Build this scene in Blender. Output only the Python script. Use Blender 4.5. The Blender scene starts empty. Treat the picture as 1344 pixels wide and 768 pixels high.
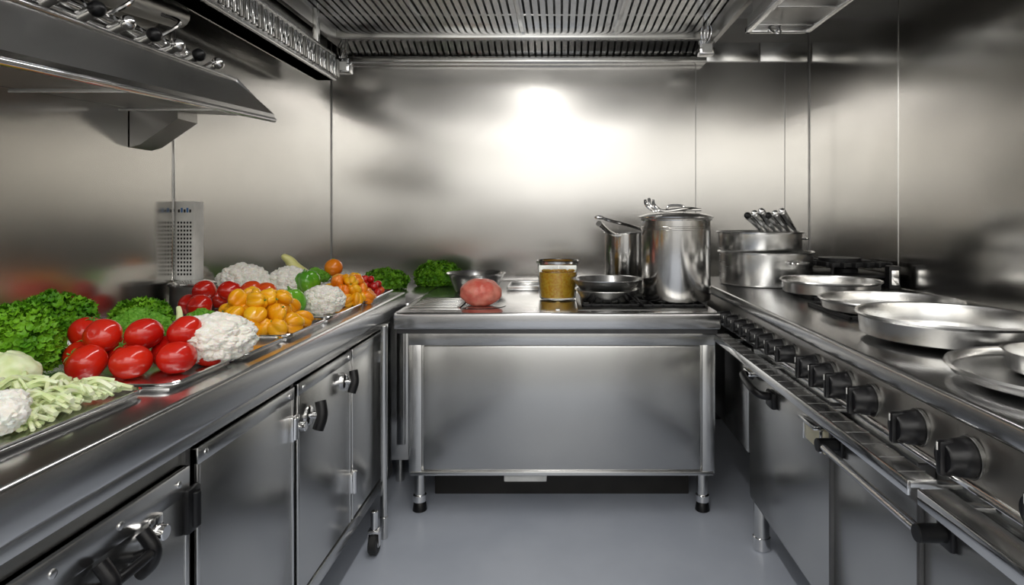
import bpy, bmesh, math, random
from mathutils import Vector, Matrix, noise
random.seed(7)
H=1.317
def on(px,py,z):
    d=800*(H-z)/(py-285); return ((px-735)/800*d, d, z)
# ---------------- materials ----------------
def newmat(n):
    m=bpy.data.materials.new(n); m.use_nodes=True
    nt=m.node_tree; return m,nt,nt.nodes['Principled BSDF']
def steel(n,col=(.56,.56,.555),rough=.28,stretch=(3,3,160),rv=.06,bump=.02,wav=.0,aniso=0):
    m,nt,p=newmat(n); N=nt.nodes; L=nt.links
    p.inputs['Metallic'].default_value=1
    if aniso:
        p.inputs['Anisotropic'].default_value=aniso
        tg=N.new('ShaderNodeTangent'); tg.direction_type='RADIAL'; tg.axis='Z'; L.new(tg.outputs[0],p.inputs['Tangent'])
    tc=N.new('ShaderNodeTexCoord'); mp=N.new('ShaderNodeMapping'); mp.inputs['Scale'].default_value=stretch
    nz=N.new('ShaderNodeTexNoise'); nz.inputs['Scale'].default_value=3; nz.inputs['Detail'].default_value=3
    L.new(tc.outputs['Object'],mp.inputs['Vector']); L.new(mp.outputs[0],nz.inputs['Vector'])
    n2=N.new('ShaderNodeTexNoise'); n2.inputs['Scale'].default_value=2.2; n2.inputs['Detail'].default_value=4
    L.new(tc.outputs['Object'],n2.inputs['Vector'])
    mx=N.new('ShaderNodeMath'); mx.operation='MULTIPLY_ADD'; mx.inputs[1].default_value=rv; mx.inputs[2].default_value=rough-rv
    ad=N.new('ShaderNodeMath'); ad.operation='ADD'
    L.new(nz.outputs['Fac'],ad.inputs[0]); L.new(n2.outputs['Fac'],ad.inputs[1]); L.new(ad.outputs[0],mx.inputs[0])
    L.new(mx.outputs[0],p.inputs['Roughness'])
    cr=N.new('ShaderNodeMix'); cr.data_type='RGBA'
    cr.inputs[6].default_value=(col[0]*.88,col[1]*.88,col[2]*.88,1); cr.inputs[7].default_value=(*[min(1,c*1.1) for c in col],1)
    L.new(n2.outputs['Fac'],cr.inputs[0]); L.new(cr.outputs[2],p.inputs['Base Color'])
    last=None
    if wav>0:
        n3=N.new('ShaderNodeTexNoise'); n3.inputs['Scale'].default_value=1.1; n3.inputs['Detail'].default_value=1
        L.new(tc.outputs['Object'],n3.inputs['Vector'])
        b2=N.new('ShaderNodeBump'); b2.inputs['Strength'].default_value=wav; b2.inputs['Distance'].default_value=.08
        L.new(n3.outputs['Fac'],b2.inputs['Height']); last=b2
    if bump>0:
        bp=N.new('ShaderNodeBump'); bp.inputs['Strength'].default_value=bump; bp.inputs['Distance'].default_value=.002
        L.new(nz.outputs['Fac'],bp.inputs['Height'])
        if last: L.new(last.outputs[0],bp.inputs['Normal'])
        last=bp
    if last: L.new(last.outputs[0],p.inputs['Normal'])
    return m
def plain(n,col,rough=.5,metal=0,scale=8,var=.15,bump=0,spec=.5,sss=0,coat=0,col2=None,bd=.004,trans=0):
    m,nt,p=newmat(n); N=nt.nodes; L=nt.links
    tc=N.new('ShaderNodeTexCoord'); nz=N.new('ShaderNodeTexNoise'); nz.inputs['Scale'].default_value=scale; nz.inputs['Detail'].default_value=4
    L.new(tc.outputs['Object'],nz.inputs['Vector'])
    cr=N.new('ShaderNodeMix'); cr.data_type='RGBA'
    rp=N.new('ShaderNodeMapRange'); rp.inputs[1].default_value=.35; rp.inputs[2].default_value=.65
    L.new(nz.outputs['Fac'],rp.inputs[0]); L.new(rp.outputs[0],cr.inputs[0])
    c2=col2 or tuple(min(1,c*(1+var)) for c in col)
    cr.inputs[6].default_value=(*(col if col2 else tuple(c*(1-var) for c in col)),1); cr.inputs[7].default_value=(*c2,1)
    L.new(cr.outputs[2],p.inputs['Base Color'])
    p.inputs['Roughness'].default_value=rough; p.inputs['Metallic'].default_value=metal
    p.inputs['Specular IOR Level'].default_value=spec
    p.inputs['Coat Weight'].default_value=coat
    p.inputs['Transmission Weight'].default_value=trans
    if sss: p.inputs['Subsurface Weight'].default_value=sss; p.inputs['Subsurface Scale'].default_value=.01
    if bump:
        b=N.new('ShaderNodeBump'); b.inputs['Strength'].default_value=bump; b.inputs['Distance'].default_value=bd
        L.new(nz.outputs['Fac'],b.inputs['Height']); L.new(b.outputs[0],p.inputs['Normal'])
    return m
WALL=steel('wall_steel',(.64,.625,.60),.22,(3,140,140),.04,.02,.10,aniso=.72)
SIDE=steel('side_wall_steel',(.68,.665,.635),.18,(2,3,120),.04,.02,.10)
TOP=steel('counter_steel',(.70,.70,.70),.22,(90,3,3),.05,.015,.03)
FRONT=steel('panel_steel',(.60,.60,.59),.25,(3,3,120),.05,.02,.03)
FRAME=steel('frame_steel',(.68,.68,.67),.23,(30,30,3),.04,.0)
EDGE=steel('edge_steel',(.74,.74,.73),.21,(3,3,60),.04,.0)
POT=steel('pot_steel',(.76,.75,.73),.18,(4,4,120),.04,.0)
ALU=steel('pan_aluminium',(.80,.80,.79),.26,(4,4,60),.05,.0)
CHROME=steel('chrome',(.82,.82,.82),.10,(5,5,5),.03,.0)
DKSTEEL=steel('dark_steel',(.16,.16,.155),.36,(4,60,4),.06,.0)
HOODIN=steel('hood_inner_steel',(.48,.47,.45),.31,(4,60,4),.06,.0)
SEAM=plain('seam_dark',(.12,.12,.12),.5,.6)
SHADE=plain('under_table_shade',(.03,.028,.026),.6)  # near-black colour for the painted shade under the table
WSEAM=plain('seam_grey',(.36,.355,.35),.4,.8)
BLACK=plain('black_plastic',(.006,.006,.007),.35,0,30,.2,spec=.35)
IRON=plain('cast_iron',(.012,.012,.013),.5,0,60,.3,.1,spec=.4)
RUBBER=plain('rubber',(.02,.02,.02),.6)
WHITE=plain('white_plastic',(.75,.75,.72),.4)
CREAM=plain('cream_label',(.75,.70,.50),.4)
FLOOR=plain('vinyl_floor',(.46,.50,.58),.38,0,3,.1,.05,col2=(.52,.56,.64))
PAINT=plain('rear_paint',(.78,.77,.75),.6)
CEIL=plain('ceiling_panel_paint',(.50,.50,.49),.45)
TOM=plain('tomato_skin',(.52,.008,.005),.16,0,9,.25,spec=.5,coat=.3,col2=(.68,.024,.007))
TOM2=plain('tomato_orange_skin',(.70,.06,.01),.18,0,9,.25,coat=.3,col2=(.78,.12,.01))
YEL=plain('yellow_pepper_skin',(.90,.34,.004),.25,0,14,.1,coat=.2,col2=(.94,.50,.012))
ORG=plain('orange_skin',(.90,.20,.004),.25,0,9,.1,coat=.2,col2=(.92,.28,.01))
GRN=plain('green_pepper_skin',(.08,.32,.015),.2,0,9,.1,coat=.3,col2=(.20,.50,.03))
STEM=plain('stem_green',(.12,.30,.04),.5)
KALE=plain('kale_leaf',(.07,.25,.008),.5,0,14,.1,.2,spec=.3,col2=(.22,.50,.02))
PARS=plain('parsley_leaf',(.06,.21,.008),.5,0,20,.1,.2,spec=.3,col2=(.18,.42,.02))
BROC=plain('broccoli_head',(.08,.27,.015),.6,0,160,.1,.5,spec=.3,col2=(.18,.42,.04),bd=.002)
CAUL=plain('cauliflower_head',(.84,.81,.72),.6,0,140,.1,.35,spec=.3,col2=(.94,.92,.87),sss=.2,bd=.002)
CABB=plain('cabbage',(.66,.78,.36),.45,0,25,.1,.1,col2=(.90,.94,.70),sss=.1)
PALE=plain('pale_stalk',(.74,.80,.46),.5,0,18,.1)
PINK=plain('pink_meat',(.74,.14,.10),.35,0,22,.1,.25,col2=(.87,.32,.24),sss=.2)
CORN=plain('corn_relish',(.78,.34,.01),.35,0,90,.1,.6,col2=(.88,.58,.06))
SQUASH=plain('squash_skin',(.78,.76,.30),.35,0,10,.1)
DISP=plain('display_blue',(.05,.18,.45),.3)
GLASS,_nt,_p=newmat('jar_glass'); _p.inputs['Transmission Weight'].default_value=1; _p.inputs['Roughness'].default_value=.02; _p.inputs['IOR'].default_value=1.3
_p.inputs['Base Color'].default_value=(.96,.98,.97,1)
# ---------------- builder ----------------
class B:
    def __init__(s,name): s.n=name; s.bm=bmesh.new(); s.m=[]
    def mi(s,m):
        if m not in s.m: s.m.append(m)
        return s.m.index(m)
    def _merge(s,t,mat,M=None):
        i=s.mi(mat)
        if M is not None: bmesh.ops.transform(t,matrix=M,verts=t.verts)
        for f in t.faces: f.material_index=i
        me=bpy.data.meshes.new('t'); t.to_mesh(me); t.free(); s.bm.from_mesh(me); bpy.data.meshes.remove(me)
    def box(s,x0,x1,y0,y1,z0,z1,mat,bev=.003,M=None,seg=2):
        t=bmesh.new(); bmesh.ops.create_cube(t,size=1)
        for v in t.verts: v.co=Vector(((x0+x1)/2+v.co.x*(x1-x0),(y0+y1)/2+v.co.y*(y1-y0),(z0+z1)/2+v.co.z*(z1-z0)))
        if bev>0:
            bev=min(bev,.45*min(abs(x1-x0),abs(y1-y0),abs(z1-z0)))
            bmesh.ops.bevel(t,geom=t.edges[:],offset=bev,segments=seg,profile=.5,affect='EDGES')
        s._merge(t,mat,M)
    def lathe(s,prof,o,mat,seg=48,axis=(0,0,1),close=False):
        t=bmesh.new(); rings=[]
        for r,h in prof:
            if r<1e-6: rings.append([t.verts.new((0,0,h))])
            else: rings.append([t.verts.new((r*math.cos(2*math.pi*k/seg),r*math.sin(2*math.pi*k/seg),h)) for k in range(seg)])
        if close: rings.append(rings[0])
        for a,b in zip(rings,rings[1:]):
            for k in range(seg):
                k2=(k+1)%seg
                if len(a)==1 and len(b)==1: continue
                if len(a)==1: t.faces.new((a[0],b[k2],b[k]))
                elif len(b)==1: t.faces.new((a[k],a[k2],b[0]))
                else: t.faces.new((a[k],a[k2],b[k2],b[k]))
        bmesh.ops.recalc_face_normals(t,faces=t.faces)
        q=Vector((0,0,1)).rotation_difference(Vector(axis).normalized())
        s._merge(t,mat,Matrix.Translation(Vector(o))@q.to_matrix().to_4x4())
    def cyl(s,p0,p1,r,mat,seg=20,r2=None,bev=None):
        p0=Vector(p0);p1=Vector(p1);L=(p1-p0).length; r2=r if r2 is None else r2
        b=min(r,r2,L)*.12 if bev is None else bev
        s.lathe([(0,0),(r-b,0),(r,b),(r2,L-b),(r2-b,L),(0,L)],p0,mat,seg,(p1-p0))
    def tube(s,pts,r,mat,seg=10,smooth=True,closed=False):
        pts=[Vector(p) for p in pts]
        if smooth and len(pts)>2:
            q=[]
            for i in range(len(pts)-1):
                a=pts[max(i-1,0)];b=pts[i];c=pts[i+1];d=pts[min(i+2,len(pts)-1)]
                for k in range(5):
                    u=k/5; q.append(.5*((2*b)+(c-a)*u+(2*a-5*b+4*c-d)*u*u+(3*b-a-3*c+d)*u**3))
            q.append(pts[-1]); pts=q
        t=bmesh.new(); rings=[]; n=None; rr=r if callable(r) else (lambda u:r)
        for i,p in enumerate(pts):
            tg=(pts[min(i+1,len(pts)-1)]-pts[max(i-1,0)]).normalized()
            if n is None: n=tg.orthogonal().normalized()
            n=(n-tg*n.dot(tg)).normalized(); bn=tg.cross(n); R=rr(i/(len(pts)-1))
            rings.append([t.verts.new(p+(n*math.cos(2*math.pi*k/seg)+bn*math.sin(2*math.pi*k/seg))*R) for k in range(seg)])
        for a,b in zip(rings,rings[1:]):
            for k in range(seg): t.faces.new((a[k],a[(k+1)%seg],b[(k+1)%seg],b[k]))
        t.faces.new(rings[0][::-1]); t.faces.new(rings[-1])
        bmesh.ops.recalc_face_normals(t,faces=t.faces)
        s._merge(t,mat)
    def poly(s,vs,fs,mat):
        t=bmesh.new(); vv=[t.verts.new(v) for v in vs]
        for f in fs: t.faces.new([vv[i] for i in f])
        bmesh.ops.recalc_face_normals(t,faces=t.faces); s._merge(t,mat)
    def prism(s,prof,y0,y1,mat,y0b=None):
        n=len(prof); vs=[(x,y0,z) for x,z in prof]+[(x,y1,z) for x,z in prof]
        fs=[tuple(range(n))[::-1],tuple(range(n,2*n))]+[(i,(i+1)%n,(i+1)%n+n,i+n) for i in range(n)]
        s.poly(vs,fs,mat)
    def blob(s,c,r,mat,sc=(1,1,1),fn=None,sub=4,uv=False,rot=None):
        t=bmesh.new()
        if uv: bmesh.ops.create_uvsphere(t,u_segments=40,v_segments=24,radius=1)
        else: bmesh.ops.create_icosphere(t,subdivisions=sub,radius=1)
        for v in t.verts:
            d=v.co.normalized(); k=fn(d) if fn else 1
            if isinstance(k,(int,float)): v.co=d*k*r
            else: v.co=Vector(k)*r
            v.co=Vector((v.co.x*sc[0],v.co.y*sc[1],v.co.z*sc[2]))
        M=Matrix.Translation(Vector(c))
        if rot: M=M@rot
        s._merge(t,mat,M)
    def done(s,ang=38,parent=None):
        bm=s.bm; a=math.radians(ang)
        for f in bm.faces: f.smooth=True
        for e in bm.edges:
            if len(e.link_faces)==2 and e.calc_face_angle(0)>a: e.smooth=False
        me=bpy.data.meshes.new(s.n); bm.to_mesh(me); bm.free()
        for m in s.m: me.materials.append(m)
        o=bpy.data.objects.new(s.n,me); bpy.context.scene.collection.objects.link(o)
        if parent: o.parent=parent
        return o
# ---------------- room ----------------
XL,XR,YB,YR,ZC=-1.5,1.635,4.0,-2.2,2.62
b=B('floor'); b.box(XL-.1,XR+.1,YR-.1,YB+.1,-.1,0,FLOOR,0); b.done()
b=B('ceiling'); b.box(XL-.1,XR+.1,YR-.1,YB+.1,ZC,ZC+.1,CEIL,0); b.done()
b=B('wall_back'); b.box(XL-.1,XR+.1,YB,YB+.1,0,ZC,WALL,0)
for x in (.89,1.475): b.box(x-.002,x+.002,YB-.002,YB+.01,.0,2.34,WSEAM,0)
b.done()
b=B('wall_left'); b.box(XL-.1,XL,YR,YB,0,ZC,SIDE,0); b.box(XL-.01,XL+.004,2.360,2.372,.9,ZC,FRAME,.001); b.box(XL-.01,XL+.004,3.99,4.0,0,ZC,WSEAM,.001); b.done()
b=B('wall_right'); b.box(XR,XR+.1,YR,YB,0,ZC,SIDE,0); b.box(XR-.003,XR+.01,2.945,2.951,.9,ZC,EDGE,0); b.box(XR-.004,XR+.01,3.99,4.0,0,ZC,WSEAM,0); b.done()
b=B('wall_rear'); b.box(XL-.1,XR+.1,YR-.1,YR,0,ZC,PAINT,0); b.done()
b=B('baseboard_back'); b.box(XL,XR,YB-.03,YB,0,.14,SEAM,.003); b.done()
b=B('trim_1')
b.box(.94,1.30,YB-.012,YB-.0005,2.335,2.46,EDGE,.003); b.box(1.31,1.62,YB-.012,YB-.0005,2.335,2.46,EDGE,.003); b.done()
# ---------------- ceiling extraction hood ----------------
b=B('extraction_hood')
hx0,hx1=-1.36,.92
b.box(hx0-.02,hx1+.02,3.9,3.995,2.31,2.345,FRAME,.004)
b.box(hx0-.02,hx1+.02,3.70,3.78,2.405,2.475,EDGE,.006)
b.box(hx0-.02,hx1+.02,2.70,2.76,2.44,2.52,EDGE,.006)
b.box(hx0-.03,hx0,2.70,3.99,2.38,2.615,HOODIN,.003)
b.box(hx1,hx1+.03,2.70,3.99,2.38,2.615,HOODIN,.003)
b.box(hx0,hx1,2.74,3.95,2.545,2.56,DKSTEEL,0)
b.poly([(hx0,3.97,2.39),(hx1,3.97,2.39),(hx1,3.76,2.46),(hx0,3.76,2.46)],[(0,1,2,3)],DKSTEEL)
n=54
for i in range(n+1):
    x=hx0+.01+(hx1-hx0-.02)*i/n; w=.0145
    b.poly([(x-w,2.75,2.475),(x+w,2.75,2.475),(x+w,3.71,2.45),(x-w,3.71,2.45),(x-w*.6,2.75,2.50),(x+w*.6,2.75,2.50),(x+w*.6,3.71,2.475),(x-w*.6,3.71,2.475)],
      [(0,1,2,3),(4,5,6,7),(0,4,7,3),(1,5,6,2),(0,1,5,4)],EDGE)
    b.poly([(x-w,3.78,2.42),(x+w,3.78,2.42),(x+w,3.93,2.35),(x-w,3.93,2.35),(x-w*.6,3.78,2.44),(x+w*.6,3.78,2.44),(x+w*.6,3.93,2.37),(x-w*.6,3.93,2.37)],
      [(0,1,2,3),(4,5,6,7),(0,4,7,3),(1,5,6,2)],EDGE)
for x in (-.8,-.23,.34):
    b.box(x-.012,x+.012,2.75,3.71,2.442,2.475,EDGE,.002)
for y in (3.15,3.45): b.box(hx0,hx1,y,y+.012,2.46,2.475,EDGE,.002)
hoodobj=b.done()
for (x,y) in ((-1.27,3.58),(.86,3.6)):
    b=B('hood_spot_lamp'); z=2.16 if x<0 else 2.27
    b.cyl((x,y,2.44 if x>0 else 2.3),(x,y,z+.06),.015,CHROME)
    b.box(x-.045,x+.045,y-.04,y+.04,z,z+.085,CHROME,.01); b.box(x-.03,x+.03,y-.047,y-.038,z+.01,z+.06,WHITE,.004)
    for k in range(4): b.tube([(x-.02+k*.012,y,z+.08),(x-.03+k*.02,y-.02,z+.14),(x-.01+k*.01,y,z+.2)],.004,CHROME,6)
    b.done(parent=hoodobj)
b=B('ceiling_exhaust_duct')
b.box(.92,1.22,1.2,3.0,2.24,2.30,HOODIN,.006); b.box(.94,1.20,1.22,2.98,2.30,2.6199,HOODIN,.006)
b.box(.912,.938,1.2,3.008,2.222,2.25,CHROME,.004); b.box(1.202,1.228,1.2,3.008,2.222,2.25,CHROME,.004); b.box(.912,1.228,2.98,3.008,2.222,2.25,CHROME,.004)
for k in range(7): b.box(.94,1.20,1.4+k*.25,1.412+k*.25,2.232,2.242,FRAME,.001)
b.tube([(1.02,2.99,2.25),(1.03,2.93,2.205),(1.06,2.93,2.205),(1.07,2.99,2.25)],.006,CHROME,8)
b.done()
b=B('ribbed_duct')
b.box(-1.40,-1.29,.9,3.5,2.10,2.25,EDGE,.008)
b.box(-1.405,-1.284,.9,3.5,2.10,2.118,FRAME,.004); b.box(-1.405,-1.284,.9,3.5,2.235,2.252,FRAME,.004)
for k in range(52):
    y=.95+k*.05; b.box(-1.288,-1.276,y,y+.028,2.125,2.225,CHROME if k%3 else HOODIN,.004)
for y in (1.2,2.3,3.35): b.box(-1.36,-1.33,y,y+.03,2.24,2.6199,FRAME,.003)
b.done()
b=B('supply_duct')
b.box(-1.495,-1.41,2.0,3.7,2.22,2.6199,HOODIN,.006)
b.done()
b=B('wall_canopy_hood')
y0,y1=.3,2.24
def hp(y,t):
    u=(y-1.143)/(2.24-1.143)
    bot=1.61+.063*u; top=1.785+.036*u
    return {'fb':(-1.05,bot),'fl':(-1.05,bot+.022),'ft':(-1.19,top),'bi':(-1.075,bot+.012),'wb':(-1.497,bot+.03),'tt':(-1.215,top)}[t]
def pt(y,t): x,z=hp(y,t); return (x,y,z)
def strip(a,c,mat,off=0):
    b.poly([pt(y0,a),pt(y1,a),pt(y1,c),pt(y0,c)],[(0,1,2,3)],mat)
strip('fb','fl',CHROME); strip('fl','ft',EDGE); strip('ft','tt',EDGE); strip('fb','bi',CHROME)
strip('bi','wb',HOODIN)
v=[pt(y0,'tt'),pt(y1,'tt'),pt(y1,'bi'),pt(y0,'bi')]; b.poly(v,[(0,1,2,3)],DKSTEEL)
b.poly([pt(y1,'fb'),pt(y1,'fl'),pt(y1,'ft'),pt(y1,'tt'),(-1.30,y1,1.74),(-1.497,y1,1.73),pt(y1,'wb'),pt(y1,'bi')],[(0,1,2,3,4,5,6,7)],FRAME)
b.tube([pt(y0,'fb'),pt(y1,'fb')],.009,CHROME,10,False)
b.tube([pt(y0,'ft'),pt(y1,'ft')],.008,CHROME,10,False)
b.tube([pt(y1,'fb'),pt(y1,'ft')],.008,CHROME,10,False)
for y in (.8,1.2,1.6,2.0):
    z=hp(y,'wb')[1]; b.box(-1.45,-1.09,y,y+.008,z-.022,z-.012,FRAME,.001)
b.prism([(-1.497,1.71),(-1.33,1.705),(-1.33,1.66),(-1.46,1.57),(-1.497,1.56)],2.12,2.235,HOODIN)
b.done()
b=B('gas_pipework')
b.tube([(-1.36,.6,1.90),(-1.36,1.5,1.90),(-1.34,2.1,1.88),(-1.38,2.25,1.80)],.022,CHROME,12)
b.tube([(-1.30,.6,1.84),(-1.29,1.4,1.85),(-1.30,2.15,1.83)],.014,FRAME,10)
for k in range(9):
    y=1.25+k*.115
    b.cyl((-1.36,y,1.90),(-1.36,y+.03,1.90),.032,CHROME)
    b.cyl((-1.30,y+.03,1.84),(-1.24,y+.03,1.87),.016,FRAME); b.blob((-1.235,y+.03,1.872),.022,BLACK if k%2 else CHROME,sub=3)
    if k%2: b.tube([(-1.36,y,1.92),(-1.30,y+.03,1.98),(-1.38,y+.06,2.02)],.007,CHROME,8)
b.cyl((-1.36,1.42,1.92),(-1.36,1.42,2.0),.035,CHROME); b.blob((-1.30,1.55,1.95),.045,BLACK,(1,1,.7),sub=3)
b.box(-1.44,-1.30,2.1,2.22,1.74,1.80,FRAME,.006)
b.done()
b=B('flex_duct')
b.tube([(-1.44,.8,2.06),(-1.43,1.3,2.03),(-1.445,1.8,2.03),(-1.445,2.3,2.08)],.05,HOODIN,16)
b.done()
# ---------------- middle work table ----------------
b=B('work_table'); x0,x1=-.728,.702; yf=2.65
b.box(x0,x1,yf,3.96,.826,.9,TOP,.010,seg=3)
b.box(x0+.012,x1-.012,yf+.02,3.95,.806,.828,SEAM,.002)
bx0,bx1=-.655,.672
b.box(bx0,bx1,2.70,3.4,.185,.815,FRONT,.004)
b.box(bx0-.012,bx1+.012,2.682,2.71,.752,.815,FRAME,.004)
b.box(bx0-.012,bx0+.045,2.684,2.71,.185,.755,FRAME,.004); b.box(bx1-.045,bx1+.012,2.684,2.71,.185,.755,FRAME,.004)
b.box(bx0+.05,bx1-.05,2.690,2.71,.195,.748,FRONT,.006)
b.box(bx0-.005,bx1+.005,2.682,2.71,.178,.196,EDGE,.003)
for x in (-.63,.64):
    for y in (2.74,3.3):
        b.cyl((x,y,.05),(x,y,.19),.024,FRAME); b.cyl((x,y,.04),(x,y,.075),.030,CHROME); b.cyl((x,y,0),(x,y,.045),.032,BLACK,r2=.027)
b.box(-.25,-.06,2.72,2.9,.135,.182,WHITE,.004)
b.box(bx0+.06,bx1-.06,2.90,2.92,.0,.19,SHADE,.002)  # dark sheet standing in for the shade behind the table legs
b.box(.08,.66,2.72,3.3,.899,.904,DKSTEEL,.002)
b.box(-.70,-.45,2.75,3.15,.899,.903,EDGE,.001); b.box(-.69,-.46,2.76,3.14,.9005,.9045,HOODIN,.001)
for k in range(6): b.box(-.68,-.47,2.79+k*.055,2.805+k*.055,.903,.908,EDGE,.001)
b.box(-.02,.0,2.72,3.3,.899,.905,EDGE,.001)
tableobj=b.done()
def grate(name,cx,cy,z,s=.13,n=6,par=None):
    b=B(name)
    b.box(cx-s,cx+s,cy-s,cy-s+.012,z,z+.014,IRON,.003); b.box(cx-s,cx+s,cy+s-.012,cy+s,z,z+.014,IRON,.003)
    b.box(cx-s,cx-s+.012,cy-s,cy+s,z,z+.014,IRON,.003); b.box(cx+s-.012,cx+s,cy-s,cy+s,z,z+.014,IRON,.003)
    for k in range(1,n):
        x=cx-s+2*s*k/n; b.box(x-.005,x+.005,cy-s,cy+s,z+.002,z+.0155,IRON,.002)
    b.box(cx-s,cx+s,cy-.006,cy+.006,z+.002,z+.0155,IRON,.002)
    return b.done(parent=par)
grate('burner_grate',.235,2.93,.904,.135,par=tableobj); grate('burner_grate',.52,2.93,.904,.145,par=tableobj)
b=B('side_cabinet'); b.box(XL+.005,-.735,2.97,3.96,.83,.9,TOP,.008); b.box(XL+.02,-.745,3.0,3.95,.12,.83,EDGE,.004)
b.box(-.80,-.76,2.985,3.005,.2,.8,FRAME,.003)
for x in (-.80,-1.4):
    for y in (3.05,3.85): b.cyl((x,y,0),(x,y,.13),.022,FRAME)
b.done()
# ---------------- pots ----------------
def potprof(r,h,t=.004,rim=.006,bot=.012):
    return [(0,0),(r-bot,0),(r-bot*.3,bot*.3),(r,bot),(r,h-rim),(r+rim,h-rim*.8),(r+rim*1.2,h),(r+rim*.6,h+rim*.5),(r-t,h),(r-t,bot),(r-t-bot*.5,t),(0,t)]
def loop(b,c,r,ang,z,w=.05,out=.035,mat=CHROME,rad=.006):
    a=math.radians(ang); u=Vector((math.cos(a),math.sin(a),0)); v=Vector((-u.y,u.x,0)); c=Vector(c)+Vector((0,0,z))
    b.tube([c+u*(r-.002)-v*w,c+u*(r+out)-v*w*.9,c+u*(r+out*1.2),c+u*(r+out)+v*w*.9,c+u*(r-.002)+v*w],rad,mat,8)
c=(.560,2.95,.9205)
b=B('stock_pot'); b.lathe(potprof(.165,.385),c,POT,64)
for z in (.335,.345): b.lathe([(.165,z),(.168,z+.002),(.168,z+.006),(.165,z+.008)],c,POT,64)
b.done()
b=B('pot_lid'); b.lathe([(0,.0),(.168,.0),(.178,.003),(.18,.008),(.172,.012),(.14,.022),(.05,.03),(0,.031)],(c[0],c[1],c[2]+.39),POT,64)
b.tube([(c[0]-.04,c[1],c[2]+.42),(c[0]-.035,c[1],c[2]+.45),(c[0]+.035,c[1],c[2]+.45),(c[0]+.04,c[1],c[2]+.42)],.006,CHROME,8); b.done()
b=B('kitchen_tongs')
for k,(a,z) in enumerate(((0,0),(.018,.008),(.036,.0))):
    b.tube([(.40+a,2.86,1.345+z+.05),(.405+a,2.84,1.37),(.45+a,2.85,1.345),(.54+a*1.6,2.87,1.35+k*.004),(.67,2.90+a,1.352)],.0075,CHROME,8)
b.done()
c2=(.37,3.40,.9)
b=B('saucepan'); b.lathe(potprof(.12,.33),c2,POT,48)
b.tube([(.31,3.30,1.215),(.25,3.12,1.24),(.19,2.98,1.285)],lambda u:.011+.004*u,POT,10)
b.done()
b=B('serving_spoon'); b.tube([(.46,3.22,1.24),(.37,3.12,1.27),(.25,3.05,1.30),(.20,3.03,1.315)],.008,CHROME,8); b.blob((.195,3.03,1.315),.02,CHROME,(1.2,.6,.5),sub=3); b.done()
for k,(r,z,h) in enumerate(((.150,.9205,.05),(.165,.975,.045))):
    b=B('frying_pan'); cc=(.225,2.93,z)
    b.lathe([(0,0),(r*.78,0),(r*.82,.004),(r*.97,h-.004),(r+.006,h),(r+.007,h+.004),(r-.004,h+.002),(r*.79,.007),(0,.006)],cc,ALU,56)
    b.done()
b=B('food_jar'); c=(-.012,3.10,.9055)
b.lathe([(0,0),(.088,0),(.092,.004),(.096,.05),(.102,.18),(.106,.186),(.104,.19),(.098,.186),(.092,.05),(.087,.008),(0,.008)],c,GLASS,48)
b.lathe([(0,.009),(.085,.009),(.0905,.05),(.095,.135),(.05,.142),(0,.145)],c,CORN,40)
b.lathe([(.103,.175),(.108,.178),(.109,.19),(.104,.194),(.100,.19),(.103,.175)],c,POT,48)
rr=random.Random(3)
for k in range(90):
    a=rr.random()*6.28; q=math.sqrt(rr.random())*.085; b.blob((c[0]+q*math.cos(a),c[1]+q*math.sin(a),c[2]+.142+rr.random()*.006),.009,CORN,(1,.8,.7),sub=1)
b.done()
b=B('mixing_bowl'); b.lathe([(0,0),(.10,0),(.12,.008),(.150,.085),(.160,.10),(.166,.104),(.163,.107),(.146,.09),(.115,.014),(0,.005)],(-.47,3.42,.9),ALU,56); b.done()
b=B('steel_tray'); b.box(-.30,-.12,3.45,3.75,.9,.904,ALU,.001)
for q in ((-.30,-.295,3.45,3.75),(-.125,-.12,3.45,3.75),(-.30,-.12,3.45,3.455),(-.30,-.12,3.745,3.75)): b.box(*q,.9,.925,ALU,.001)
b.done()
def meat(d):
    return 1+.06*noise.noise(d*2.5)+.02*noise.noise(d*8)
b=B('raw_meat_ball'); b.blob((-.372,2.86,.904+.060),.098,PINK,(1,.9,.66),lambda d:meat(d)*(1-.03*max(0,1-abs(d.x)*7)),sub=5); b.done()
b=B('meat_plate'); b.lathe([(0,0),(.06,0),(.115,.001),(.118,.003),(.06,.003),(0,.003)],(-.372,2.87,.9),ALU,40); b.done()
# ---------------- right range ----------------
b=B('commercial_range'); rx=.75; RW=XR-.008; ry0,ry1=.35,3.5; zt=.977
b.box(rx,RW,ry0,ry1,zt-.045,zt,TOP,.009,seg=3)
b.box(rx+.03,RW,ry0+.02,ry1-.02,.80,zt-.045,FRONT,.002)
b.prism([(rx+.005,zt-.045),(rx-.006,.835),(rx+.05,.825),(rx+.05,zt-.045)],ry0+.01,ry1-.4,HOODIN)
b.box(rx-.012,rx+.05,ry0+.01,2.9,.822,.838,CHROME,.003)
b.box(rx+.035,RW,ry0+.01,2.47,.2,.81,FRONT,.003)
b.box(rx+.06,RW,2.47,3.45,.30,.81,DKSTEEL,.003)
b.box(rx+.02,RW,ry0+.01,2.47,.185,.205,FRAME,.003)
def door(y0,y1,z0,z1):
    b.box(rx+.008,rx+.034,y0,y1,z0,z1,FRONT,.006)
    b.box(rx+.004,rx+.030,y0,y1,z1-.03,z1,FRAME,.004)
door(1.705,2.44,.21,.775); door(1.285,1.69,.21,.775); door(.45,1.27,.21,.775)
b.box(rx+.0,rx+.034,1.688,1.702,.2,.8,SEAM,.002); b.box(rx+.0,rx+.034,1.271,1.283,.2,.8,SEAM,.002)
b.box(rx+.02,rx+.06,2.50,2.85,.35,.78,FRONT,.004)
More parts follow.
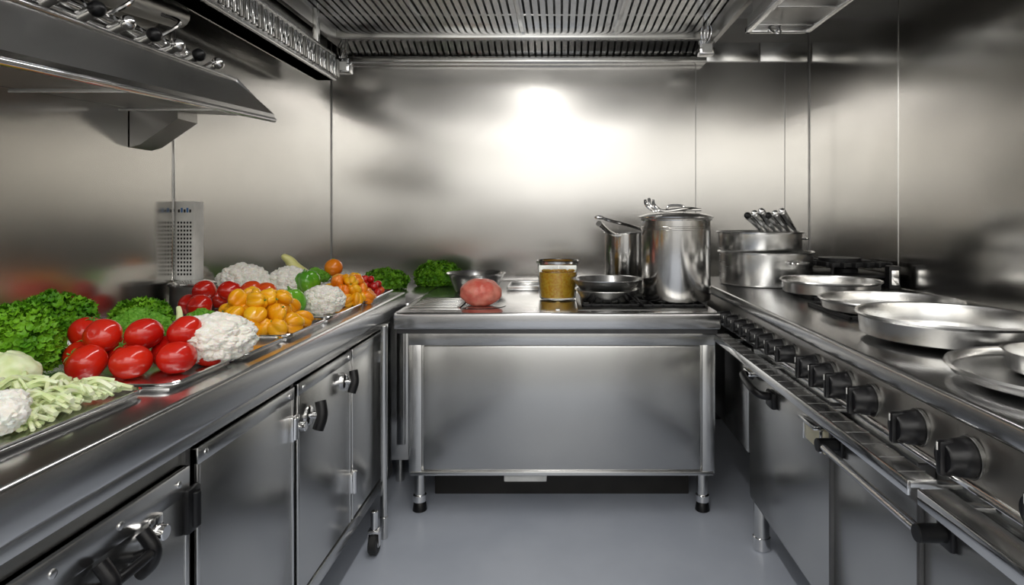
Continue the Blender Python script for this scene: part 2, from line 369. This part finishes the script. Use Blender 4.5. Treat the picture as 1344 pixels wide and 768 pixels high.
for (ya,yb,zz) in ((1.16,2.62,.80),(.4,1.13,.798)):
    b.box(rx-.085,rx-.03,ya,yb,zz,zz+.016,ALU,.004)
    b.box(rx-.089,rx-.081,ya,yb,zz-.014,zz+.016,CHROME,.003)
    for y in [ya+.03+(yb-ya-.06)*k/3 for k in range(4)]:
        b.box(rx-.05,rx+.03,y-.012,y+.012,zz-.012,zz,FRAME,.003)
for k in range(20):
    y=1.2+k*.073; b.box(rx-.0845,rx-.0305,y,y+.002,.8155,.8168,WSEAM,0)
for y in (2.42,3.35,.5):
    b.cyl((rx+.05,y,.05),(rx+.05,y,.32),.031,FRAME,24); b.cyl((rx+.05,y,0),(rx+.05,y,.055),.034,CHROME,24)
    b.cyl((RW-.1,y,.0),(RW-.1,y,.32),.03,FRAME)
def barhandle(y0,y1,z,out=.05,r=.010,x=rx+.006):
    b.tube([(x-out,y0,z),(x-out,y1,z)],r,CHROME,12,False)
    for y in (y0,y1): b.cyl((x+.004,y,z),(x-out-.012,y,z),.018,BLACK); b.box(x-.008,x+.004,y-.025,y+.025,z-.03,z+.03,BLACK,.006)
barhandle(1.19,1.65,.70)
b.tube([(rx+.0,2.36,.70),(rx-.045,2.35,.71),(rx-.05,2.18,.69),(rx,2.16,.68)],.014,BLACK,10)
b.box(rx-.01,rx+.01,2.13,2.2,.64,.70,BLACK,.008); b.box(rx-.01,rx+.01,2.32,2.42,.725,.755,CREAM,.004); b.box(rx-.03,rx+.01,2.33,2.41,.705,.725,CHROME,.004)
b.box(rx-.004,rx+.01,1.72,1.86,.645,.71,CREAM,.004); b.box(rx-.03,rx+.01,1.73,1.85,.71,.722,CHROME,.003)
for y in (1.73,1.85): b.box(rx-.012,rx+.01,y,y+.008,.645,.71,EDGE,.002)
rangeobj=b.done()
b=B('control_knobs')
def knob(y,r,z=.879,x=rx-.001):
    b.cyl((x+.003,y,z),(x-.006,y,z),r*1.08,DKSTEEL,28)
    b.lathe([(0,0),(r*.98,0),(r,.004),(r*.93,.026),(r*.85,.030),(r*.8,.044),(r*.7,.048),(0,.049)],(x-.005,y,z),BLACK,28,(-1,0,0))
    b.box(x-.062,x-.03,y-r*.24,y+r*.24,z-r*.9,z+r*.9,BLACK,.006)
    b.box(x-.0635,x-.0615,y-r*.05,y+r*.05,z+r*.4,z+r*.8,WHITE,.0005)
for y in (1.11,1.27,1.46,1.585,1.685,1.78): knob(y,.036)
for y in (1.95,2.05,2.15,2.25,2.35,2.45,2.56,2.67): knob(y,.029)
for y in (.72,.9): knob(y,.036)
b.done(parent=rangeobj)
for (x,y) in ((1.16,1.32),(1.12,2.17),(1.2,2.66)): grate('burner_grate',x,y,zt,.17,8,rangeobj)
ZP=zt+.0165
def shallow(name,cx,cy,r,h,z,mat=ALU):
    b=B(name)
    b.lathe([(0,0),(r*.95,0),(r*.97,.003),(r-.003,h-.008),(r+.002,h-.004),(r+.007,h),(r+.004,h+.005),(r-.003,h+.003),(r-.008,h-.01),(r*.95,.006),(0,.005)],(cx,cy,z),mat,72)
    return b.done()
shallow('round_baking_pan',1.17,2.64,.20,.05,ZP)
shallow('round_baking_pan',1.155,2.14,.225,.034,ZP)
shallow('round_baking_pan',1.06,1.665,.225,.056,ZP)
shallow('round_baking_pan',1.02,1.19,.225,.018,ZP)
b=B('steel_bowl'); b.lathe([(0,0),(.10,0),(.125,.01),(.13,.045),(.135,.048),(.127,.045),(.12,.013),(0,.005)],(1.03,1.20,ZP+.006),ALU,56); b.done()
c=(1.05,3.12,zt)
b=B('large_cooking_pot'); b.lathe(potprof(.228,.165,rim=.008),c,ALU,72); loop(b,c,.228,290,.12,.05,.03); b.done()
b=B('large_cooking_pot'); c3=(1.02,3.12,zt+.17); b.lathe(potprof(.205,.095,rim=.008),c3,ALU,72); loop(b,c3,.205,5,.06,.05,.03); b.done()
b=B('utensil_bundle')
for k in range(6):
    x=.99+k*.034; z=1.24; 
    b.tube([(x+.07,3.12+.02*(k%2),z-.075),(x+.03,3.08,z),(x-.01,3.04,z+.04),(x-.06,3.01,z+.08+.01*(k%3))],lambda u:.006+.012*u,CHROME,8)
    b.blob((x-.065,3.005,z+.085+.01*(k%3)),.017,CHROME if k%3 else BLACK,(1.1,.6,1),sub=2)
b.done()
b=B('portable_gas_burner')
b.box(1.30,1.60,2.92,3.30,zt,zt+.05,BLACK,.01); b.box(1.29,1.61,2.90,3.32,zt+.05,zt+.062,IRON,.004)
for k in range(6): b.box(1.30+k*.056,1.312+k*.056,2.91,3.31,zt+.095,zt+.12,IRON,.003)
for k in range(3): b.box(1.29,1.605,2.95+k*.14,2.962+k*.14,zt+.095,zt+.12,IRON,.003)
for x in (1.31,1.59):
    for y in (2.93,3.28): b.cyl((x,y,zt+.05),(x,y,zt+.1),.008,IRON)
b.lathe([(0,0),(.06,0),(.06,.02),(.04,.03),(0,.03)],(1.45,3.1,zt+.06),IRON,24)
b.lathe([(0,0),(.10,0),(.10,.02),(0,.02)],(1.42,3.1,zt+.115),IRON,24)
b.box(1.545,1.60,2.86,2.905,zt+.0,zt+.11,BLACK,.006); b.box(1.555,1.59,2.856,2.862,zt+.02,zt+.09,CHROME,.002)
b.done()
# ---------------- left counter ----------------
b=B('prep_counter'); lx=-.74; LW=XL+.008; ly0,ly1=.2,2.93; lt=.957
b.box(LW,lx,ly0,ly1,.875,lt,TOP,.010,seg=3)
b.box(LW,lx-.03,ly0+.02,2.72,.21,.875,FRONT,.002)
b.box(lx-.03,lx-.016,ly0+.02,2.72,.845,.876,FRAME,.002)
b.box(LW,lx-.012,ly0+.02,2.74,.165,.212,FRAME,.004)
cf=lx-.012
def ldoor(y0,y1,z0=.222,z1=.838,rim=.035):
    b.box(cf-.022,cf,y0,y1,z0,z1,FRONT,.005)
    b.box(cf-.02,cf+.003,y0,y1,z1-rim,z1,FRAME,.003)
    b.box(cf-.02,cf+.002,y0,y0+.012,z0,z1,FRAME,.003); b.box(cf-.02,cf+.002,y1-.012,y1,z0,z1,FRAME,.003)
ldoor(.45,1.235,z1=.815,rim=.055); ldoor(1.262,1.722); ldoor(1.745,2.19); ldoor(2.205,2.66)
for y in (1.248,1.733,2.197,2.67): b.box(cf-.03,cf-.01,y-.008,y+.008,.21,.85,SEAM,.001)
b.box(cf-.03,cf+.0,2.665,2.72,.21,.85,FRAME,.003)
def screw(y,z): b.lathe([(0,0),(.008,0),(.007,.003),(0,.005)],(cf+.002,y,z),EDGE,16,(1,0,0))
for y,z in ((.90,.79),(1.04,.79),(1.2,.79),(1.29,.82),(1.69,.82),(1.78,.82),(2.16,.82)): screw(y,z)
def latch(y,z,big=1):
    b.lathe([(0,0),(.026*big,0),(.026*big,.006),(.02*big,.01),(0,.01)],(cf,y,z),CHROME,24,(1,0,0))
    b.cyl((cf,y,z),(cf+.03*big,y,z),.010*big,CHROME)
    b.tube([(cf+.03*big,y-.01,z-.036*big),(cf+.038*big,y,z),(cf+.03*big,y+.01,z+.036*big)],.015*big,BLACK,12)
latch(1.82,.725,1.1)
b.box(cf-.004,cf+.012,1.69,1.72,.69,.76,CHROME,.004); b.cyl((cf+.01,1.705,.695),(cf+.01,1.705,.755),.010,CHROME); b.cyl((cf+.0,1.74,.72),(cf+.028,1.74,.72),.014,CHROME)
latch(2.12,.745,1.0); b.box(cf-.004,cf+.014,2.17,2.21,.70,.75,CHROME,.004); b.blob((cf+.02,2.17,.76),.014,CHROME,sub=2)
b.box(cf-.004,cf+.012,2.17,2.21,.33,.40,CHROME,.004); b.cyl((cf+.012,2.19,.325),(cf+.012,2.19,.405),.010,CHROME)
b.box(cf-.002,cf+.014,2.60,2.64,.70,.75,CHROME,.004)
b.box(cf-.004,cf+.012,1.215,1.26,.68,.77,BLACK,.006); b.cyl((cf+.01,1.24,.69),(cf+.01,1.24,.76),.011,BLACK)
b.tube([(cf+.0,.985,.715),(cf+.03,.985,.725),(cf+.036,1.03,.727),(cf+.03,1.075,.725),(cf,1.08,.715)],.009,BLACK,12)
for y in (.98,1.08): b.tube([(cf+.008,y,.685),(cf+.028,y,.705),(cf+.032,y,.73),(cf+.012,y,.76)],.0125,BLACK,12)
b.box(cf-.002,cf+.010,1.105,1.145,.715,.765,CHROME,.008); b.cyl((cf+.01,1.125,.735),(cf+.026,1.125,.735),.014,CHROME)
for y in (2.50,.4): b.cyl((-.722,y,.09),(-.722,y,.872),.014,FRAME,16); b.cyl((-.722,y,0),(-.722,y,.09),.016,FRAME,16)
for x in (-.725,LW+.08):
    for y in (2.38,.5):
        b.cyl((x,y,.07),(x,y,.17),.014,CHROME); b.cyl((x-.016,y,.043),(x+.016,y,.043),.042,RUBBER,28,bev=.006)
        b.cyl((x-.019,y,.043),(x+.019,y,.043),.016,CHROME); b.box(x-.022,x+.022,y-.02,y+.02,.085,.10,CHROME,.005)
        for s in (-1,1): b.box(x+s*.021-.002,x+s*.021+.002,y-.014,y+.014,.035,.09,CHROME,.002)
b.done()
b=B('perforated_wall_panel')
b.box(XL,-1.425,2.375,2.44,1.07,1.378,WHITE,.004)
for i in range(5):
    for j in range(14): b.box(-1.49+i*.012,-1.484+i*.012,2.3735,2.376,1.09+j*.0155,1.098+j*.0155,BLACK,0)
for i in range(5): b.box(-1.488+i*.011,-1.481+i*.011,2.3735,2.376,1.335,1.335+.012+.006*(i%2),DISP if i%2 else BLACK,0)
b.done()
b=B('dark_pot'); b.lathe(potprof(.075,.105),(-1.405,2.33,lt),DKSTEEL,40); b.lathe([(0,.105),(.078,.105),(.08,.11),(.05,.118),(0,.12)],(-1.405,2.33,lt),POT,40); b.done()
# ---------------- trays & vegetables ----------------
def tray(x0,x1,y0,y1,h=.014):
    b=B('serving_tray'); z=lt
    b.box(x0+.012,x1-.012,y0+.012,y1-.012,z,z+.004,ALU,.001)
    r=.03; pts=[]
    for cx,cy,a0 in ((x1-r,y1-r,0),(x0+r,y1-r,90),(x0+r,y0+r,180),(x1-r,y0+r,270)):
        for k in range(5):
            a=math.radians(a0+k*22.5); pts.append((cx+r*math.cos(a),cy+r*math.sin(a)))
    n=len(pts); cx=(x0+x1)/2; cy=(y0+y1)/2
    ins=[(cx+(p[0]-cx)*(1-.03/(x1-x0)*2*.5),cy+(p[1]-cy)*(1-.03/(y1-y0)*2*.5)) for p in pts]
    vs=[(*p,z+.002) for p in ins]+[(*p,z+h) for p in pts]
    b.poly(vs,[(i,(i+1)%n,(i+1)%n+n,i+n) for i in range(n)],ALU)
    b.tube([(*p,z+h) for p in pts]+[(*pts[0],z+h)],.0035,CHROME,8,False)
    return b.done()
tray(-1.47,-.835,.72,1.235); tray(-1.47,-.80,1.255,1.51); tray(-1.47,-.79,1.53,1.755); tray(-1.47,-.79,1.775,2.07); tray(-1.47,-.79,2.09,2.45); tray(-1.47,-.79,2.47,2.90)
zt0=lt+.005
def tomf(d):
    r=1-.10*math.exp(-((1-d.z)/.03))-.04*math.exp(-((1+d.z)/.05)); a=math.atan2(d.y,d.x)
    return r*(1+.012*math.cos(5*a)*(1-d.z*d.z))
def rrot(rg,tilt=1.0): return Matrix.Rotation(rg.random()*6.28,4,'Z')@Matrix.Rotation(tilt*rg.random(),4,'X')@Matrix.Rotation(rg.random()*6.28,4,'Z')
def tomato(b,c,r,mat,rg,stem=False,tilt=1.4):
    R=rrot(rg,tilt); b.blob(c,r,mat,(1,1,.9),tomf,uv=True,rot=R)
    if stem:
        up=R@Vector((0,0,1)); c=Vector(c)
        for k in range(5):
            a=k*1.257; s=R@Vector((math.cos(a),math.sin(a),0)); b.tube([c+up*r*.78,c+up*r*.90+s*r*.22,c+up*r*.86+s*r*.45],lambda u:r*.05*(1.2-u),STEM,5)
        b.cyl(c+up*r*.76,c+up*r*1.05,r*.05,STEM,6)
rg=random.Random(11)
b=B('tomato_pile')
TR=.041
for x,y in ((-.838,1.46),(-.865,1.375),(-.94,1.335),(-1.025,1.32),(-.92,1.44),(-1.0,1.41),(-1.085,1.39)):
    tomato(b,(x,y,zt0+.038),TR,TOM,rg,rg.random()<.25)
for x,y in ((-.88,1.43),(-.955,1.40),(-1.035,1.38),(-1.10,1.42)):
    tomato(b,(x,y,zt0+.086),TR*.95,TOM,rg,rg.random()<.4)
b.done()
def greens(name,c,R,sc,n,leaf,mat,seed,zmin,core=.72):
    rg=random.Random(seed); b=B(name); c=Vector(c)
    def cl(p):
        p=Vector(p); p.z=max(p.z,zmin+.002); return p
    t=bmesh.new()
    for i in range(n):
        z=1-1.55*rg.random(); a=rg.random()*6.283; q=math.sqrt(max(0,1-z*z)); d=Vector((q*math.cos(a),q*math.sin(a),z))
        rad=R*(core+(1-core)*rg.random()+.12*noise.noise(d*2.3+Vector((seed,0,0))))
        p=c+Vector((d.x*sc[0],d.y*sc[1],d.z*sc[2]))*rad
        nrm=(d+Vector((rg.uniform(-.6,.6),rg.uniform(-.6,.6),rg.uniform(-.3,.8)))).normalized()
        u=nrm.orthogonal().normalized(); u.rotate(Matrix.Rotation(rg.random()*6.28,3,nrm)); v=nrm.cross(u)
        L=leaf*(.6+.8*rg.random()); m=10; ph=rg.random()*6
        cv=t.verts.new(cl(p-nrm*L*.2)); mid=[];out=[]
        for k in range(m):
            al=6.283*k/m
            mid.append(t.verts.new(cl(p+(u*math.cos(al)+v*math.sin(al))*L*.55+nrm*L*.12*math.sin(3*al+ph))))
            rr_=L*(1+.25*(k%2)); out.append(t.verts.new(cl(p+(u*math.cos(al)+v*math.sin(al))*rr_+nrm*L*(.30+.38*(1 if k%2 else -1)+.15*rg.random()))))
        for k in range(m):
            k2=(k+1)%m; t.faces.new((cv,mid[k],mid[k2])); t.faces.new((mid[k],out[k],out[k2],mid[k2]))
    b._merge(t,mat)
    b.blob(c,R*core*.9,mat,sc,lambda d:1+.1*noise.noise(d*4),sub=3)
    for v in b.bm.verts:
        if v.co.z<zmin: v.co.z=zmin
        if v.co.x<XL+.01: v.co.x=XL+.01
    return b.done(80)
greens('curly_kale',(-1.20,1.33,1.035),.105,(.95,.75,.85),2000,.0075,KALE,1,zt0)
greens('curly_kale',(-1.36,1.63,1.03),.115,(.9,.8,.72),1800,.008,KALE,2,zt0)
greens('curly_kale',(-1.34,1.95,1.0),.09,(1,.8,.6),900,.008,KALE,5,zt0)
greens('parsley_bunch',(-1.02,3.55,.945),.14,(.95,.8,.5),900,.011,PARS,3,.9)
greens('parsley_bunch',(-.745,3.72,.955),.15,(.95,.7,.65),1000,.011,PARS,4,.9)
def florets(seed,s1=3.2,s2=9,a1=.22,a2=.05):
    o=Vector((seed*3.1,seed*1.7,0))
    def f(d):
        v1=noise.voronoi(d*s1+o)[0][0]; v2=noise.voronoi(d*s2+o)[0][0]
        return 1+a1*(.45-v1*v1*1.6)+a2*(.5-v2*v2*2)
    return f
def cauli(b,c,R,sc,seed):
    b.blob(c,R,CAUL,sc,florets(seed,3.4,11,.15,.05),sub=6)
b=B('cauliflower_head'); p=on(282,444,1.02); cauli(b,p,.090,(1.05,1,.66),1); b.done()
b=B('cauliflower_head'); p=on(425,394,1.01); cauli(b,p,.076,(1,1,.72),2); b.done()
b=B('cauliflower_pile'); cauli(b,(-1.31,2.52,1.045),.10,(1.0,1,.8),3); cauli(b,(-1.15,2.60,1.035),.09,(1,1,.8),4); cauli(b,(-1.40,2.66,1.035),.08,(1,1,.9),5); cauli(b,(-1.22,2.45,1.02),.07,(1,1,.8),7); b.done()
def broc(b,c,R,seed):
    c=Vector(c); rg=random.Random(seed)
    b.cyl((c.x,c.y,zt0),(c.x,c.y,c.z),R*.35,PALE,12)
    for k in range(11):
        a=k*2.4; q=R*.62*math.sqrt(k/11); b.blob(c+Vector((q*math.cos(a),q*math.sin(a),R*.35-q*.5)),R*.42,BROC,(1,1,.85),florets(seed+k,5,14,.18,.12),sub=4)
b=B('broccoli_head'); broc(b,(-1.15,1.66,1.01),.085,2); b.done()
b=B('broccoli_head'); broc(b,(-1.10,1.87,.995),.06,8); b.done()
b=B('broccoli_head'); broc(b,(-1.11,2.76,1.04),.07,5); b.done()
b=B('leek_stalk'); b.tube([(-1.04,1.60,zt0+.02),(-1.035,1.63,1.0),(-1.03,1.65,1.04),(-1.045,1.67,1.07)],lambda u:.014-.008*u,PALE,8)
b.tube([(-1.01,1.62,zt0+.02),(-1.01,1.66,1.0),(-1.02,1.68,1.05)],lambda u:.012-.007*u,STEM,8); b.done()
def pepf(lobes,ph,amp=.13):
    def f(d):
        a=math.atan2(d.y,d.x); s=1-d.z*d.z
        r=1+amp*(abs(math.cos(lobes*.5*a+ph))*1.6-.6)*s-.08*s-.28*math.exp(-((1-d.z)/.05))-.15*math.exp(-((1+d.z)/.05)); return r
    return f
def pepper(b,c,r,mat,rg,sc=(1,1,1.05),tilt=1.5,amp=.13):
    R=rrot(rg,tilt); b.blob(c,r,mat,sc,pepf(rg.choice((3,4)),rg.random(),amp),uv=True,rot=R); up=R@Vector((0,0,1)); c=Vector(c)
    s=R@Vector((1,0,0)); b.tube([c+up*r*.68,c+up*r*.95,c+up*r*1.12+s*r*.1],lambda u:r*(.10-.04*u),STEM,8)
def chunk(b,c,r,mat,rg): pepper(b,c,r*1.08,mat,rg,(1.0,.85,1.15),3.0,.24)
def heap(b,cx,cy,rx_,ry_,h,r,n,mats,fn,rg,gap=1.7):
    pl=[]
    for layer in range(4):
        for t in range(n):
            u=rg.uniform(-1,1); v=rg.uniform(-1,1)
            if u*u+v*v>1: continue
            zz=zt0+r+layer*r*1.45
            lim=1-layer*.24
            if u*u+v*v>lim*lim or zz>zt0+h: continue
            p=Vector((cx+u*rx_,cy+v*ry_,zz))
            if all((p-q).length>r*gap for q in pl): pl.append(p); fn(b,p,r*rg.uniform(.92,1.08),rg.choice(mats),rg)
b=B('yellow_pepper_pile'); heap(b,-.93,1.90,.125,.14,.115,.026,260,(YEL,YEL,YEL,YEL,ORG),chunk,rg,1.5); b.done()
b=B('green_pepper'); pepper(b,on(380,398,1.012),.054,GRN,rg,tilt=.5); b.done()
b=B('tomato_pile')
for px,py,z in ((268,382,1.05),(302,382,1.055),(330,383,1.05),(348,384,1.045),(262,402,1.015),(285,392,1.0),(316,395,1.0),(250,400,1.0)):
    p=on(px,py,z); tomato(b,(max(p[0],-1.44),p[1],p[2]),.040,TOM if px<325 else TOM2,rg,rg.random()<.3)
b.done()
b=B('orange_pepper_pile'); heap(b,-.88,2.52,.085,.13,.10,.024,220,(ORG,YEL,YEL),chunk,rg,1.5); b.done()
b=B('cherry_tomato_pile'); heap(b,-.91,2.78,.11,.11,.085,.018,200,(TOM,TOM,TOM2),lambda b,p,r,m,rg:tomato(b,p,r,m,rg),rg); b.done()
b=B('green_pepper'); pepper(b,(-1.06,2.56,1.045),.05,GRN,rg,tilt=.6); b.done()
b=B('orange_fruit'); b.blob((-1.04,2.80,1.085),.04,ORG,fn=lambda d:1+.01*noise.noise(d*14),sub=4); b.cyl((-1.04,2.80,1.122),(-1.04,2.80,1.128),.005,STEM,8); b.done()
b=B('yellow_squash'); b.tube([(-1.20,2.78,1.07),(-1.21,2.77,1.09),(-1.225,2.76,1.12),(-1.25,2.74,1.145)],lambda u:.030*(1-u)**.6+.006,SQUASH,14); b.blob((-1.19,2.78,1.06),.042,SQUASH,(1,1,.8),sub=3); b.done()
b=B('shredded_cabbage'); rg=random.Random(5)
for k in range(620):
    x=-1.22+.35*rg.random(); y=.99+.22*rg.random(); hgt=.05*max(0,1-((x+1.02)/.22)**2)*max(.2,1-((y-1.10)/.15)**2)
    z=zt0+.006+hgt*rg.random(); a=rg.random()*3.14; L=.015+.022*rg.random()
    dx,dy=math.cos(a)*L,math.sin(a)*L
    x=min(x,-.88)
    pts=[(max(-1.45,x-dx),max(.76,y-dy),z),(x,y,z+.012*rg.random()+.004),(min(-.852,x+dx),min(1.222,y+dy),z)]
    b.tube(pts,lambda u,w=.0025+.003*rg.random():w,CABB if rg.random()<.8 else PALE,5)
b.done()
b=B('cauliflower_florets')
for k in range(34):
    x=-1.20+.32*rg.random(); y=.76+.25*rg.random(); b.blob((x,y,zt0+.026+.026*rg.random()),.028,CAUL,(1,1,.85),florets(k,3,8,.22,.08),sub=4)
b.done()
b=B('cabbage_head')
def cab(d):
    a=math.atan2(d.y,d.x); return 1+.05*math.sin(3*a+4*d.z)+.04*noise.noise(d*3)+.03*abs(math.sin(6*a+3*d.z))
b.blob((-1.07,1.175,1.015),.05,CABB,(1.1,1,.8),cab,sub=5)
b.blob((-1.19,1.15,1.015),.058,CABB,(1,1,.8),cab,sub=5); b.done()
# ---------------- lights ----------------
def area(name,loc,rot,sx,sy,e,col=(1,.975,.94)):
    l=bpy.data.lights.new(name,'AREA'); l.shape='RECTANGLE'; l.size=sx; l.size_y=sy; l.energy=e; l.color=col
    o=bpy.data.objects.new(name,l); o.location=loc; o.rotation_euler=rot; bpy.context.scene.collection.objects.link(o); return o
b=B('ceiling_light_fixture'); b.box(-.29,-.15,-.1,2.68,2.56,2.6199,WHITE,.004); b.done()
area('strip_light',(-.22,1.28,2.555),(0,0,0),.09,2.72,16)
b=B('ceiling_light_fixture'); b.box(-1.4,1.5,-2.1,-.2,2.585,2.6199,WHITE,.004); b.done()  # unseen housing for the added overhead fill
area('ceiling_fill_light',(.05,-1.15,2.58),(0,0,0),2.8,1.8,44)  # added fill behind the camera, brightens counters and widens wall reflections
b=B('rear_fill_backing'); b.box(-1.45,1.58,YR,YR+.03,1.5,2.5,WHITE,.004); b.done()  # unseen white board added behind the rear fill light, no actual opening
area('rear_fill_light',(.05,YR+.06,2.0),(math.radians(90),0,0),2.95,.9,9,(1,.99,.97))  # added behind the camera to give the back wall its bright reflected band
w=bpy.data.worlds.new('World'); bpy.context.scene.world=w; w.use_nodes=True
w.node_tree.nodes['Background'].inputs[0].default_value=(.8,.85,.9,1); w.node_tree.nodes['Background'].inputs[1].default_value=.4
# ---------------- camera ----------------
cd=bpy.data.cameras.new('camera'); cam=bpy.data.objects.new('camera',cd); bpy.context.scene.collection.objects.link(cam)
cam.location=(0,0,H); cam.rotation_euler=(math.radians(90),0,0); cd.sensor_width=36; cd.lens=800/1344*36
cd.shift_x=-63/1344; cd.shift_y=-99/1344; cd.clip_start=.02
bpy.context.scene.camera=cam
bpy.context.scene.view_settings.view_transform='Standard'
bpy.context.scene.view_settings.exposure=.12
